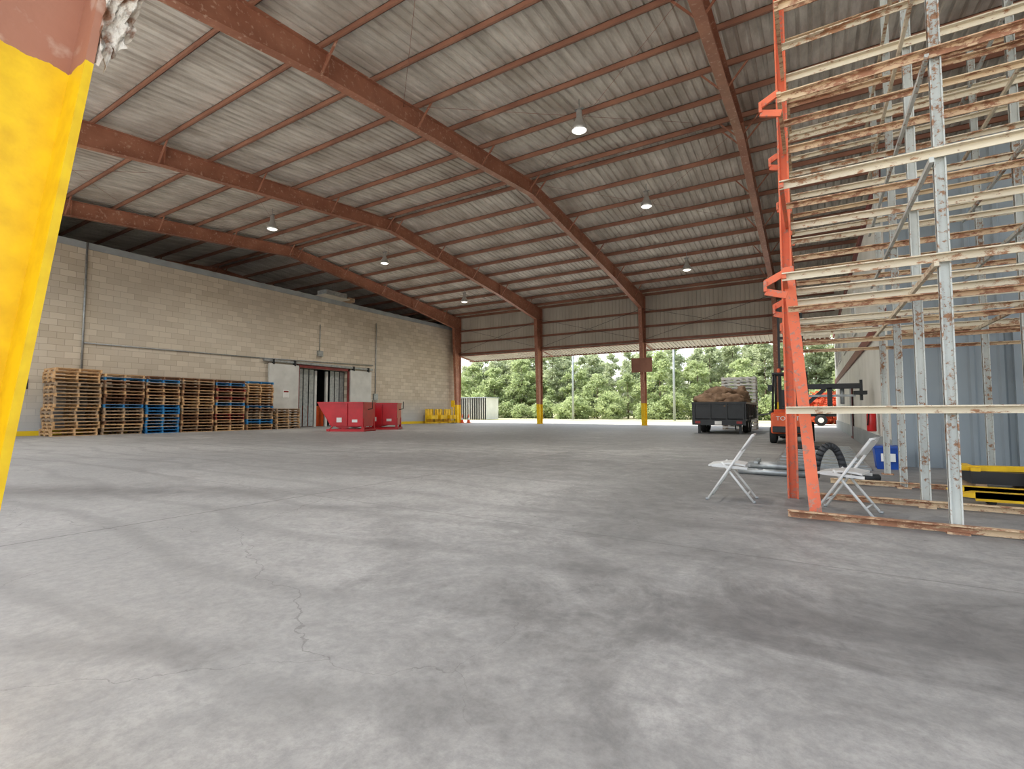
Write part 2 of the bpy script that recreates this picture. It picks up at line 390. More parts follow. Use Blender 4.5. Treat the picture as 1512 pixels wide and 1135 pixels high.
b.box(-30.3,-29.1,22.4,24.6,9.325,9.39,m_cream); b.box(-30.0,-29.4,24.7,25.3,9.325,9.6,m_wood2); b.build('rooftop_fan_unit')

HY=38.45; HZ=6.5
b=MB(); ribbed(b,(-30,HY),(1.4,HY),HZ,10.3,m_cream,(0,-1)); b.build('wall_back')
b=MB()
for z in (6.6,7.7,8.85): 
    b.box(-30,1.4,HY-.2,HY-.05,z-.02,z+.02,m_red); b.box(-30,1.4,HY-.07,HY-.05,z-.02,z+.16,m_red)
b.box(-30,1.4,HY-.25,HY-.04,HZ-.08,HZ,m_red)
b.build('girts_back')
b=MB()
for xa,xb in zip((-29.4,-20.4,-11.2),(-20.4,-11.2,-2.05)):
    b.cyl((xa,HY-.3,9.2),(xb,HY-.3,6.7),.012,m_black,6); b.cyl((xb,HY-.3,9.2),(xa,HY-.3,6.7),.012,m_black,6)
b.build('wall_bracing_rods')
b=MB()
for i in range(109):
    x=-30+i*.286; b.hexa([(x,HY+.05,6.55),(x+.2,HY+.05,6.55),(x+.2,40.8,6.25),(x,40.8,6.25),(x,HY+.05,6.59),(x+.2,HY+.05,6.59),(x+.2,40.8,6.29),(x,40.8,6.29)],m_cream)
    b.hexa([(x+.2,HY+.05,6.48),(x+.286,HY+.05,6.48),(x+.286,40.8,6.18),(x+.2,40.8,6.18),(x+.2,HY+.05,6.59),(x+.286,HY+.05,6.59),(x+.286,40.8,6.29),(x+.2,40.8,6.29)],m_cream)
b.box(-30,1.2,40.75,40.82,6.12,6.3,m_red)
for x in FX[1:5]: b.beam((x,38.55,6.45),(x,40.7,6.17),.08,.1,m_red)
b.build('loading_awning')
BX,BY=1.4,12.5
b=MB(); ribbed(b,(BX,BY),(XR,BY),0,6.3,m_bluegrey,(0,-1),.42,.03)
b.box(BX+.02,XR,BY+.05,BY+.2,0,6.3,m_bluegrey); b.build('wall_right_front')
b=MB(); b.box(BX,BX+.15,BY+.02,41,0,6.3,m_white); b.build('wall_right')
b=MB(); b.box(BX,XR,BY,41,6.3,6.42,m_cap); b.build('office_roof_deck')
b=MB(); b.box(BX-.05,BX,BY,41,2.95,3.25,m_trimred); b.box(BX-.04,BX,BY,41,0,.5,m_cap)
b.box(BX-.06,BX+.06,BY-.06,BY+.02,0,6.3,m_bluegrey); b.box(BX,XR,BY-.1,BY-.03,2.6,2.72,m_railrust)
for x in (3.2,5.0,6.8): b.box(x-.05,x+.05,BY-.14,BY-.04,0,2.6,m_bluegrey)
b.box(BX-.07,BX,BY,41,6.2,6.42,m_trimred)
b.build('trim_2')
for i,(y0,y1,z0,z1) in enumerate([(27,29,3.9,5.3),(32,34.5,3.9,5.3),(36.5,38,3.9,5.3),(21,22.6,3.9,5.3)]):
    b=MB(); b.box(BX-.03,BX-.002,y0,y1,z0,z1,m_glass)
    for a in (y0,y1,(y0+y1)/2): b.box(BX-.06,BX-.002,a-.05,a+.05,z0,z1,m_tag)
    b.box(BX-.06,BX-.002,y0-.05,y1+.05,z0-.06,z0,m_tag); b.box(BX-.06,BX-.002,y0-.05,y1+.05,z1,z1+.06,m_tag)
    b.build('window_%d'%(i+1))
b=MB(); b.box(BX-.06,BX-.045,24,25.1,0,2.2,m_trimred); b.box(BX-.08,BX-.06,24.1,25,.1,2.1,m_cap); b.build('door_2')
b=MB(); ribbed(b,(XR,BY),(XR,38.8),6.4,10.3,m_cream,(-1,0)); b.build('wall_far_right')
b=MB(); ribbed(b,(1.4,HY),(XR,HY),6.43,10.3,m_cream,(0,-1)); b.build('wall_back_right')
b=MB(); ribbed(b,(XL,HY),(-30,HY),0,10.3,m_dark,(0,-1)); b.build('wall_back_left')

# ------------------------------------------------------------------ lamps
for lx in (-6.4,-23.5):
    for ly in (6.0,14.8,22.6,31.2):
        z0=top(ly)-.02; zl=z0-1.08
        b=MB(); 
        b.cyl((0,0,1.2),(0,0,.75),.012,m_steel,6)
        b.lathe((0,0,0),[(.0,.78),(.09,.78),(.11,.7),(.11,.5),(.14,.46),(.15,.38),(.22,.28),(.27,.1),(.28,0),(.265,0),(.25,.1),(.2,.26)],m_alu,24)
        b.lathe((0,0,0),[(.262,.02),(.2,-.02),(.0,-.04)],m_lens,24)
        b.box(-.16,.16,-.03,.03,.78,.84,m_steel)
        o=b.build('high_bay_lamp',mw=Matrix.Translation((lx,ly,zl))@Matrix.Scale(.92,4))
        L=bpy.data.lights.new('bay_light','SPOT'); L.energy=1700; L.spot_size=math.radians(150); L.spot_blend=.8; L.shadow_soft_size=.2; L.color=(1,.96,.9)
        lo=bpy.data.objects.new('bay_light',L); lo.location=(0,0,-.08); scene.collection.objects.link(lo); lo.parent=o

# ------------------------------------------------------------------ pallet stacks
def pallet(b,cx,cy,z,W,D,H,mat,mat2,rot):
    ca,sa=math.cos(rot),math.sin(rot)
    def bx(x0,x1,y0,y1,z0,z1,m):
        P=[(x0,y0,z0),(x1,y0,z0),(x1,y1,z0),(x0,y1,z0),(x0,y0,z1),(x1,y0,z1),(x1,y1,z1),(x0,y1,z1)]
        b.hexa([(cx+p[0]*ca-p[1]*sa,cy+p[0]*sa+p[1]*ca,z+p[2]) for p in P],m)
    t=H*.15
    for i in range(6):
        x=-D/2+i*(D-.13)/5; bx(x,x+.13,-W/2,W/2,H-t,H,mat)
    for i in range(3):
        x=-D/2+i*(D-.14)/2; bx(x,x+.14,-W/2,W/2,0,t,mat2)
    for i in range(3):
        y=-W/2+i*(W-.07)/2; bx(-D/2,D/2,y,y+.07,H*.45,H-t,mat)
        for j in range(3):
            x=-D/2+j*(D-.2)/2; bx(x,x+.2,y,y+.07,t,H*.45,mat)
def stack(name,cx,cy,n,pal,W=1.6,D=1.4,H=.158,jit=.03,cols=None):
    b=MB(); z=0
    for i in range(n):
        m=random.choices(pal[0],pal[1])[0]
        if cols and i in cols: m=cols[i]
        m2=m if random.random()<.7 else random.choice([m_wood,m_wood2])
        pallet(b,cx+random.uniform(-jit,jit),cy+random.uniform(-jit,jit),z,W,D,H,m,m2,random.uniform(-.02,.02)); z+=H+.001
    b.build(name)
A=([m_wood,m_wood2],[3,3]); PX=-28.9
stack('pallet_stack',PX+.0,8.72,19,A,W=1.66,jit=.06)
Bp=([m_wood,m_wood2,m_wood3],[3,2,2])
stack('pallet_stack',PX,10.5,18,Bp,cols={16:m_blue,8:m_blue,15:m_wood3})
stack('pallet_stack',PX,12.16,18,Bp,W=1.5,cols={i:m_blue for i in (0,1,2,3,4,6,7,8,16)})
stack('pallet_stack',PX,13.83,18,Bp)
stack('pallet_stack',PX,15.57,18,([m_wood,m_wood3,m_rredpal,m_blue],[4,3,1,.5]),cols={9:m_blue,14:m_rredpal,5:m_rredpal})
stack('pallet_stack',PX,17.33,18,Bp,cols={17:m_blue,8:m_blue,3:m_blue,2:m_blue})
stack('pallet_stack',PX,19.2,8,A)

# ------------------------------------------------------------------ tipping hoppers
def hopper(loc,rz,s=1.0):
    b=MB(); W=.78; t=.03
    prof=[(-1.2,.28),(-1.2,1.6),(1.4,1.6),(1.32,1.4),(.62,.3)]
    for sy in (-1,1):
        y0,y1=sy*W,sy*(W-t)
        b.poly([(p[0],y0,p[1]) for p in prof],m_hred); b.poly([(p[0],y1,p[1]) for p in reversed(prof)],m_hred)
        for p,q in zip(prof,prof[1:]+prof[:1]): b.poly([(p[0],y0,p[1]),(q[0],y0,q[1]),(q[0],y1,q[1]),(p[0],y1,p[1])],m_hred)
        b.beam((-1.22,sy*W,1.57),(1.4,sy*W,1.57),.07,.08,m_hred)
        b.beam((-.3,sy*(W+.03),.3),(-.3,sy*(W+.03),1.55),.06,.06,m_hred)
        b.poly([(-.6,sy*(W-.1),.3)]+[( -.6+1.1*i/8,sy*(W-.1),.3-.16*math.sin(math.pi*i/8)) for i in range(1,8)]+[(.5,sy*(W-.1),.3)],m_hred)
        b.box(-1.3,.9,sy*(W-.12)-.09,sy*(W-.12)+.09,0,.13,m_hred)
        b.box(-1.25,-1.1,sy*(W-.12)-.05,sy*(W-.12)+.05,.1,.7,m_hred)
        b.beam((.75,sy*(W-.12),.1),(.4,sy*(W-.12),.5),.06,.06,m_hred)
    b.box(-1.2,.62,-W,W,.27,.31,m_hred); b.box(-1.22,-1.19,-W,W,.28,1.6,m_hred)
    b.hexa([(.60,-W,.3),(.64,-W,.3),(.64,W,.3),(.60,W,.3),(1.31,-W,1.4),(1.36,-W,1.4),(1.36,W,1.4),(1.31,W,1.4)],m_hred)
    b.hexa([(1.31,-W,1.4),(1.36,-W,1.4),(1.36,W,1.4),(1.31,W,1.4),(1.39,-W,1.6),(1.43,-W,1.6),(1.43,W,1.6),(1.39,W,1.6)],m_hred)
    b.beam((1.42,-W,1.57),(1.42,W,1.57),.07,.07,m_hred); b.beam((-1.22,-W,1.57),(-1.22,W,1.57),.07,.08,m_hred)
    b.box(-1.3,-1.2,-W,W,.02,.12,m_hred); b.box(.7,.85,-W,W,.02,.12,m_hred)
    b.tube([(-1.25,.2,1.2),(-1.5,.2,1.25),(-1.5,.2,1.7)],.025,m_black)
    b.box(.0,.3,W+.001,W+.01,.5,.75,m_tag); b.box(-.9,-.6,W+.001,W+.01,.5,.65,m_tag)
    b.build('tipping_hopper',mw=Matrix.Translation(loc)@Matrix.Rotation(rz,4,'Z')@Matrix.Scale(s,4))
hopper((-22.25,18.85,0),math.radians(203)); hopper((-22.95,21.8,0),math.radians(215),1.0)

# ------------------------------------------------------------------ dump trailer with load
b=MB(); x0,x1,y0,y1=-5.2,-2.75,26,31.2
b.box(x0+.1,x1-.1,y0,y1,.62,.74,m_black)
b.box(x0+.05,x1-.05,y0,y0+.06,.7,1.5,m_black)
b.box(x0+.05,x0+.1,y0,y1,.7,1.5,m_black); b.box(x1-.1,x1-.05,y0,y1,.7,1.5,m_black); b.box(x0+.05,x1-.05,y1-.06,y1,.7,1.5,m_black)
for i in range(9):
    y=y0+.05+i*(y1-y0-.1)/8
    for x in (x0+.02,x1-.02): b.box(x-.035,x+.035,y-.04,y+.04,.7,1.5,m_black)
for x in (x0+.02,x1-.02): b.box(x-.05,x+.05,y0-.04,y1,1.46,1.56,m_black)
for x in (x0+.1,x0+.85,x1-.85,x1-.1): b.box(x-.04,x+.04,y0-.05,y0,.7,1.5,m_black)
b.box(x0,x1,y0-.06,y0,1.46,1.56,m_black); b.box(x0,x1,y0-.1,y0,.42,.7,m_black)
b.box(x0+.15,x0+.4,y0-.115,y0-.1,.5,.62,m_tail); b.box(x1-.4,x1-.15,y0-.115,y0-.1,.5,.62,m_tail)
b.box((x0+x1)/2-.16,(x0+x1)/2+.16,y0-.12,y0-.1,.45,.62,m_tag)
for x in (x0+.2,x1-.2):
    for y in (27.9,28.9):
        b.lathe((x-.13,y,.4),[(.12,0),(.22,.0),(.36,.0),(.4,.04),(.4,.22),(.36,.26),(.22,.26),(.2,.2),(0,.2)],m_rubber,20,'x')
        b.lathe((x-.13,y,.4),[(0,.24),(.16,.24),(.2,.2)],m_steel,16,'x')
    b.box(x-.2,x+.2,27.4,29.4,.83,.87,m_black)
for x in (x0+.28,x1-.28):
    b.box(x-.06,x+.06,26.2,26.32,.0,.65,m_black)
b.box(x0+.4,x1-.4,27.8,28.9,.36,.44,m_black)
b.beam((-3.97,31.1,.6),(-3.97,32.3,.55),.12,.12,m_black); b.cyl((-3.97,32.1,0),(-3.97,32.1,.6),.04,m_black)
for i,(cx,cy,cz,rx,ry,rz) in enumerate([(-4.6,26.9,1.58,.62,.7,.42),(-3.5,26.8,1.56,.65,.7,.4),(-4.1,27.4,1.85,.75,.8,.45),(-3.3,28.2,1.75,.5,.9,.5),(-4.6,28.6,1.7,.55,1,.5),(-3.9,29.4,1.7,.9,1.1,.5),(-4.05,26.6,1.55,.4,.5,.35)]):
    b.blob((cx,cy,cz),(rx,ry,rz),m_tarp,i,.5,1.6,28,16)
b.build('dump_trailer')
b=MB(); z=0
for i in range(16): pallet(b,-3.9,33.9,z,1.7,1.9,.2,m_tag if i%2 else m_chair,m_wood2,0.02); z+=.201
b.build('white_pallet_stack')

# ------------------------------------------------------------------ forklift (rear view)
fe=empty('forklift',(-.66,19.0,0),0); fe.scale=(1.06,1.06,1.06)
def part(name,b,bev=0): return b.build(name,parent=fe,bevel=bev)
b=MB(); b.box(-.55,.55,0,.55,.32,1.0,m_orangeF); b.box(-.5,.5,-.12,0,.4,.95,m_orangeF); b.box(-.52,.52,.5,1.2,.85,1.1,m_orangeF); part('counterweight',b,.08)
b=MB(); b.box(-.54,.54,.4,1.9,.22,.84,m_black); b.box(-.5,.5,-.14,-.1,.36,.56,m_black); b.box(-.55,.55,1.6,1.95,.3,1.1,m_black); part('chassis',b,.03)
b=MB()
for x,y,r in ((-.5,.35,.27),(.5,.35,.27),(-.55,1.75,.34),(.55,1.75,.34)):
    b.lathe((x-.1,y,r),[(0,.02),(r*.5,.02),(r*.6,0),(r*.9,0),(r,.04),(r,.16),(r*.9,.2),(r*.6,.2),(r*.5,.18),(0,.18)],m_rubber,20,'x')
part('wheels',b)
b=MB()
for x in (-.5,.5):
    b.tube([(x,.2,.95),(x*.92,.35,2.25)],.035,m_black); b.tube([(x,1.85,1.0),(x*.92,1.5,2.3)],.035,m_black)
    b.beam((x*.94,.3,2.27),(x*.94,1.55,2.32),.07,.07,m_black)
for i in range(9): b.beam((-.47,.32+i*.15,2.28),(.47,.32+i*.15,2.28),.03,.05,m_black)
b.lathe((-.3,.35,2.3),[(.05,0),(.05,.12),(.0,.14)],m_orangeF,12)
b.box(-.62,-.5,.15,.3,1.7,1.9,m_black); part('overhead_guard',b)
b=MB(); b.box(-.25,.25,.7,1.2,1.1,1.22,m_black); b.box(-.25,.25,.62,.74,1.2,1.75,m_black); b.tube([(0,1.6,1.1),(0,1.4,1.5)],.02,m_black)
b.lathe((0,1.38,1.52),[(.15,0),(.17,.015),(.15,.03)],m_black,16); part('seat_and_wheel',b,.03)
b=MB()
for x in (-.36,.36):
    b.box(x-.05,x+.05,2.0,2.16,.1,2.6,m_black); b.box(x-.035+.0,x+.035,2.04,2.2,.9,4.9,m_black)
for z in (.5,2.5,3.6,4.8): b.box(-.4,.4,2.05,2.12,z,z+.1,m_black)
b.tube([(.12,2.1,.3),(.12,2.1,3.9)],.035,m_steel); b.tube([(-.12,2.1,.3),(-.12,2.1,3.9)],.035,m_steel)
b.tube([(.2,2.15,2.6),(.32,2.1,4.6),(.25,2.0,4.85)],.015,m_rubber)
part('mast',b)
b=MB()
b.box(-.5,.5,2.2,2.26,.3,.8,m_black)
for x in (-.3,.3): b.box(x-.06,x+.06,2.26,2.3,.08,.8,m_black); b.box(x-.06,x+.06,2.26,3.3,.06,.11,m_black)
part('carriage_and_forks',b)
tc=bpy.data.curves.new('rear_lettering','FONT'); tc.body='TOYOTA'; tc.size=.19; tc.extrude=.003; tc.align_x='CENTER'; tc.materials.append(m_tag)
to=bpy.data.objects.new('rear_lettering',tc); scene.collection.objects.link(to); to.parent=fe; to.location=(0,-.125,.75); to.rotation_euler=(math.radians(90),0,0)

b=MB()
b.box(-.25,1.1,16.2,16.4,1.72,1.86,m_black); b.box(-.3,-.17,16.15,16.45,0.08,2.1,m_black); b.box(.35,.47,16.2,16.4,1.2,1.75,m_black)
b.box(-.5,.2,15.9,16.7,0.08,.16,m_black); b.box(.95,1.25,16.1,16.5,1.55,1.65,m_black); b.box(1.1,1.16,16.2,16.4,1.4,1.95,m_black)
b.box(-.2,1.0,16.22,16.38,1.5,1.56,m_steel); b.beam((-.25,16.3,1.2),(.3,16.3,1.72),.08,.1,m_black)
b.cyl((.7,16.3,1.3),(.7,16.3,1.72),.05,m_steel); b.build('steel_boom_stand')

# ------------------------------------------------------------------ storage rack
re=empty('rusty_storage_rack')
RX=[1.08,2.42,3.8]; RY=[5.95,7.35,9.0,10.8]; HT=7.4
b=MB()
for x in RX:
    for y in RY:
        h=.044
        b.box(x-h,x+h,y-.012,y+.012,0,HT,m_post); b.box(x-h,x-h+.012,y-.04,y+.04,0,HT,m_post); b.box(x+h-.012,x+h,y-.04,y+.04,0,HT,m_post)
        b.box(x-.08,x+.08,y-.08,y+.08,0,.02,m_railrust)
b.build('uprights',parent=re)
b=MB(); LV=[1.13,2.52,3.5,4.5,5.5,6.5]
def rail(b,p,q,mat,h=.075):
    p=Vector(p);q=Vector(q)
    b.beam(p,q,.012,h,mat); d=(q-p).normalized(); s_=d.cross(Vector((0,0,1))).normalized()
    b.beam(p+s_*.03+Vector((0,0,h/2-.006)),q+s_*.03+Vector((0,0,h/2-.006)),.06,.012,mat)
for li,z in enumerate(LV):
    for yi,y in enumerate(RY):
        j=lambda: random.uniform(-.04,.04)
        mt=random.choice([m_rail,m_rail,m_railrust])
        if li==0: mt=m_rail
        if li==0 and yi>0: continue
        rail(b,(-.24,y-.06,z+j()),(3.9,y-.06,z+j()),mt)
        if li>0:
            rail(b,(-.2,y+.62,z+j()-.02),(3.9,y+.62,z+j()-.02),random.choice([m_rail,m_railrust]),.055)
            if li==1: rail(b,(-.2,y+.25,z-.3+j()),(3.9,y+.25,z-.3+j()),m_railrust,.055)
    if li>0:
        for x in RX:
            b.beam((x-.07,RY[0]-.1,z-.06),(x-.07,RY[-1]+.6,z-.06),.035,.05,random.choice([m_rail,m_post]))
b.build('shelf_rails',parent=re)
b=MB()
rail(b,(-.25,5.9,.05),(3.9,5.9,.05),m_railrust); rail(b,(0,7.3,.05),(3.9,7.3,.05),m_railrust); rail(b,(.2,9,.05),(3.9,9,.05),m_railrust)
b.build('base_rails',parent=re)
b=MB()
b.box(-.305,-.18,7.26,7.29,0,HT,m_orange); b.box(-.305,-.285,7.2,7.32,0,HT,m_orange); b.box(-.20,-.18,7.2,7.32,0,HT,m_orange)
b.beam((.0,6.0,0),(-.2,6.45,2.75),.11,.08,m_orange)
b.beam((-.2,6.45,2.70),(-.24,7.25,2.74),.06,.06,m_orange)
for li,z in enumerate(LV):
    if li==0: continue
    for yi,y in enumerate(RY):
        if li in (2,4): continue
        if li==5 and yi: continue
        mt=m_orange; w=.18
        b.beam((-.22,y-.06,z+.04),(-.22-w,y-.06,z-.05),.03,.07,mt); b.beam((-.22-w,y-.06,z-.03),(-.22-w,y-.06,z-.14),.03,.07,mt); b.beam((-.22-w,y-.06,z-.14),(-.2,y-.06,z-.2),.03,.07,mt)
    b.beam((-.22,RY[0]-.1,z),(-.22,RY[-1],z),.04,.05,m_orange if li<3 else m_railrust)
b.build('orange_end_frame',parent=re)

# ------------------------------------------------------------------ folding chairs
def chair(loc,rz):
    b=MB(); w=.22; r=.014
    for s in (-w,w):
        b.tube([(.28,s,0),(-.12,s,.62),(-.24,s,.8)],r,m_chair,8)
        b.tube([(-.25,s*.86,0),(.1,s*.86,.47)],r,m_chair,8)
        b.beam((.22,s*.92,.43),(-.18,s*.92,.41),.015,.03,m_chair)
        b.cyl((.28,s,0),(.28,s,.03),.018,m_steel,8); b.cyl((-.25,s*.86,0),(-.25,s*.86,.03),.018,m_steel,8)
    b.cyl((-.245,-w,.81),(-.245,w,.81),r,m_chair); b.cyl((.19,-w,.14),(.19,w,.14),.009,m_chair); b.cyl((-.18,-w*.86,.1),(-.18,w*.86,.1),.009,m_chair)
    n=8
    for i in range(n):
        x0=.26-i*.42/n; x1=.26-(i+1)*.42/n
        z=lambda x:.45+.02*math.cos((x+.0)*9)
        b.hexa([(x0,-.2,z(x0)-.02),(x1,-.2,z(x1)-.02),(x1,.2,z(x1)-.02),(x0,.2,z(x0)-.02),(x0,-.2,z(x0)),(x1,-.2,z(x1)),(x1,.2,z(x1)),(x0,.2,z(x0))],m_chair)
    for i in range(6):
        y0=-w+i*2*w/6;y1=y0+2*w/6; q=lambda y:-.02*(1-(y/w)**2)
        f=lambda y,z:(-.13-(z-.62)*.64+q(y),y,z)
        P=[f(y0,.64),f(y1,.64),f(y1,.79),f(y0,.79)]
        b.hexa([(p[0]-.006,p[1],p[2]) for p in P]+[(p[0]+.008,p[1],p[2]) for p in P],m_chair)
    b.build('folding_chair',mw=Matrix.Translation(loc)@Matrix.Rotation(rz,4,'Z'))
chair((-.88,6.78,0),math.radians(181)); chair((.31,6.52,0),math.radians(166))

# ------------------------------------------------------------------ small stuff at right
b=MB()
for i in range(5): b.cyl((-1.15+.05*i,9.6+.11*i,.055),(-.05,9.55+.11*i,.055),.055,m_steel,12)
for i in range(3): b.cyl((-1.0,9.66+.11*i,.155),(-.1,9.62+.11*i,.155),.055,m_steel,12)
b.box(-.9,-.84,9.5,10.2,.2,.24,m_steel); b.build('pipe_bundle')
b=MB()
pts=[]
for i in range(17):
    t=math.pi*(1-i/16); pts.append((.2+.19*math.cos(t),9.3+.1*math.sin(t*2),.055+.5*math.sin(t)))
b.tube(pts,.055,m_hose,10); b.tube([(.39,9.3,.055),(.6,9.5,.055),(.85,9.7,.055)],.055,m_hose,10); b.build('flexible_hose')
b=MB(); b.box(-.7,.9,11.3,18.0,.0,.05,m_steel)
for i in range(8): b.box(-.65,.85,11.5+i*.8,11.55+i*.8,.05,.07,m_steel)
b.build('floor_track_plate')
b=MB(); 
b.hexa([(1.02,11.75,0),(1.34,11.75,0),(1.34,12.1,0),(1.02,12.1,0),(.98,11.7,.42),(1.37,11.7,.42),(1.37,12.14,.42),(.98,12.14,.42)],m_bluebin)
b.box(.96,1.38,11.68,12.16,.4,.44,m_bluebin); b.box(1.08,1.3,11.685,11.7,.15,.3,m_tag); b.build('recycling_bin')
b=MB(); b.lathe((1.24,15.2,.6),[(0,0),(.09,0),(.1,.02),(.1,.42),(.06,.5),(.03,.52),(.03,.58),(0,.58)],m_redext,16)
b.tube([(1.24,15.2,1.15),(1.18,15.1,1.05),(1.15,15.1,.75)],.015,m_rubber); b.box(1.2,1.28,15.16,15.24,1.14,1.2,m_black); b.box(1.335,1.348,15.1,15.3,.6,1.2,m_tag); b.build('fire_extinguisher')
b=MB(); ox,oy=1.95,7.9
for s in (0,.5):
    b.box(ox-.35,ox+1.1,oy+s-.08,oy+s+.08,.08+.0,.15,m_yellow); b.box(ox-.35,ox+1.1,oy+s-.08,oy+s-.06,.05,.15,m_yellow)
    b.hexa([(ox-.5,oy+s-.05,.09),(ox-.35,oy+s-.08,.08),(ox-.35,oy+s+.08,.08),(ox-.5,oy+s+.05,.09),(ox-.5,oy+s-.05,.11),(ox-.35,oy+s-.08,.15),(ox-.35,oy+s+.08,.15),(ox-.5,oy+s+.05,.11)],m_yellow)
    b.cyl((ox-.2,oy+s-.05,.04),(ox-.2,oy+s+.05,.04),.04,m_rubber)
b.box(ox+1.0,ox+1.25,oy-.1,oy+.6,.1,.45,m_yellow); b.cyl((ox+1.3,oy+.15,.09),(ox+1.3,oy+.35,.09),.09,m_rubber)
b.tube([(ox+1.2,oy+.25,.4),(ox+1.5,oy+.25,1.2)],.02,m_yellow); b.cyl((ox+1.5,oy+.1,1.2),(ox+1.5,oy+.4,1.2),.02,m_black)
b.build('pallet_jack')
b=MB(); b.beam((1.75,9.35,.30),(3.2,9.5,.32),.10,.07,m_yellow)
b.box(1.85,3.1,9.2,9.95,.1,.27,m_black); 
for x in (1.95,2.5,3.0): b.box(x-.06,x+.06,9.2,9.95,0,.1,m_wood2)
b.box(1.85,1.95,9.2,9.95,.27,.32,m_yellow); b.build('yellow_machine_skid')
b=MB()
for i,y in enumerate((33.6,34.9,36.2)):
    b.box(-29.6,-28.9,y,y+1.0,.02,.12,m_yellow); b.box(-29.6,-29.5,y,y+1.0,.1,1.3,m_yellow)
    for k in (.1,.5,.9): b.box(-29.62,-29.5,y+k-.03,y+k+.03,.1,1.3,m_yellow)
    b.box(-29.5,-28.9,y+.05,y+.95,.4,.75,m_yellow)
b.build('yellow_safety_barrier')
for x in (-28.2,-27.9):
    y=37.2+(x+28.2)*2
    b=MB(); b.box(x-.2,x+.2,y-.2,y+.2,0,.04,m_orangeF); b.lathe((x,y,.04),[(.16,0),(.1,.35),(.03,.8),(0,.8)],m_orangeF,14); b.lathe((x,y,.04),[(.122,.25),(.087,.45)],m_tag,14); b.build('traffic_cone')
b=MB(); b.cyl((-28.4,36.1,0),(-28.4,36.1,1.9),.05,m_yellow); b.box(-28.6,-28.2,36.0,36.06,1.5,2.1,m_yellow); b.cyl((-28.4,36.1,0),(-28.4,36.1,.05),.3,m_black); b.build('sign_stand')
b=MB(); b.box(-11.95,-10.35,37.4,37.46,4.1,5.2,m_red); b.box(-11.9,-10.4,37.38,37.4,4.15,5.15,m_red); b.box(-11.3,-11.1,37.4,37.9,4.5,4.8,m_red); b.build('column_sign')
b=MB()
k=b.mi(m_wrap); base=len(b.v); nu,nv=22,20
for i in range(nu):
    for j in range(nv):
        u=i/(nu-1);v=j/(nv-1)
        nn=noise.noise(Vector((u*3,v*3,1)))*.07+noise.noise(Vector((u*9,v*9,4)))*.035
        edge=.09*noise.noise(Vector((u*6,7,2)))
        b.v.append((-1.9+nn,.60+.13*u*(1-.35*(1-v))+nn*.5+.02*v,2.19+.54*v+(1-v)*(edge+.14*u)))
for i in range(nu-1):
    for j in range(nv-1):
        b.f.append((base+i*nv+j,base+(i+1)*nv+j,base+(i+1)*nv+j+1,base+i*nv+j+1)); b.m.append(k); b.smooth.append(True)
b.build('torn_column_wrap')

# ------------------------------------------------------------------ exterior
te=empty('tree_line')
def tree_mesh(seed,h,r,nleaf,leafmat,low=.12,pine=True):
    rnd=random.Random(seed); b=MB()
    b.cyl((0,0,0),(rnd.uniform(-.3,.3),0,h*.92),.16,m_bark,7,r2=.04)
    cl=[]
    for i in range(60 if pine else 60):
        t=low+(1-low)*rnd.random()**.9
        if pine: rr=r*(.25+.75*(1-t)**.5)*(.3+.7*rnd.random())*(.35 if t>.93 else 1)
        else: rr=r*math.sin(math.pi*min(1,max(.08,(t-low)/(1-low)*.9+.1)))**.6*rnd.random()**.4
        a=rnd.random()*6.283; cl.append((rr*math.cos(a),rr*math.sin(a),t*h,rnd.uniform(.45,.95)))
    k=b.mi(leafmat)
    for i in range(nleaf):
        c=rnd.choice(cl); s=c[3]
        p=Vector((c[0]+rnd.gauss(0,s*.5),c[1]+rnd.gauss(0,s*.5),c[2]+rnd.gauss(0,s*.33)))
        a=Vector((rnd.gauss(0,1),rnd.gauss(0,1),rnd.gauss(0,.6))).normalized(); q=a.cross(Vector((rnd.gauss(0,1),rnd.gauss(0,1),rnd.gauss(0,1)))).normalized()
        l=rnd.uniform(.12,.28); w=l*rnd.uniform(.35,.7)
        base=len(b.v); b.v+=[tuple(p-a*l),tuple(p+q*w),tuple(p+a*l),tuple(p-q*w)]
        b.f.append((base,base+1,base+2,base+3)); b.m.append(k); b.smooth.append(False)
    me=bpy.data.meshes.new('tree_%d'%seed); me.from_pydata(b.v,[],b.f)
    for m in b.mats: me.materials.append(m)
    me.polygons.foreach_set('material_index',b.m); me.update(); return me
pines=[tree_mesh(s,12.5,2.7,6500,m_leaf,.1) for s in (1,2,3,4)]
broad=[tree_mesh(s,9.5,3.2,6500,m_leaf2,.06,False) for s in (11,12,13)]
shrub=[tree_mesh(s,3.2,2.0,2600,m_leaf2,.03,False) for s in (21,22)]
rnd=random.Random(5)
def put(me,x,y,s,nm):
    o=bpy.data.objects.new(nm,me); o.location=(x,y,-.05); o.rotation_euler=(0,0,rnd.random()*6.28); o.scale=(s,s,s*rnd.uniform(.85,1.15))
    scene.collection.objects.link(o); o.parent=te
for i in range(48):
    x=-96+i*2.6
    f=.74 if x<-56 else (.92 if -34<x<-14 else 1.05)
    put(rnd.choice(pines),x+rnd.uniform(-1,1),78+rnd.uniform(-2,2),f*rnd.uniform(.72,1.05),'pine')
    put(rnd.choice(pines),x+rnd.uniform(-1,1),84+rnd.uniform(-2,2),f*rnd.uniform(.85,1.1),'pine')
    if i%2==0: put(rnd.choice(broad),x+rnd.uniform(-1,1),73+rnd.uniform(-2,2),f*rnd.uniform(.6,1.05),'broadleaf')
    put(rnd.choice(shrub),x+rnd.uniform(-1,1),69+rnd.uniform(-1.5,1.5),rnd.uniform(.5,1.1),'shrub')
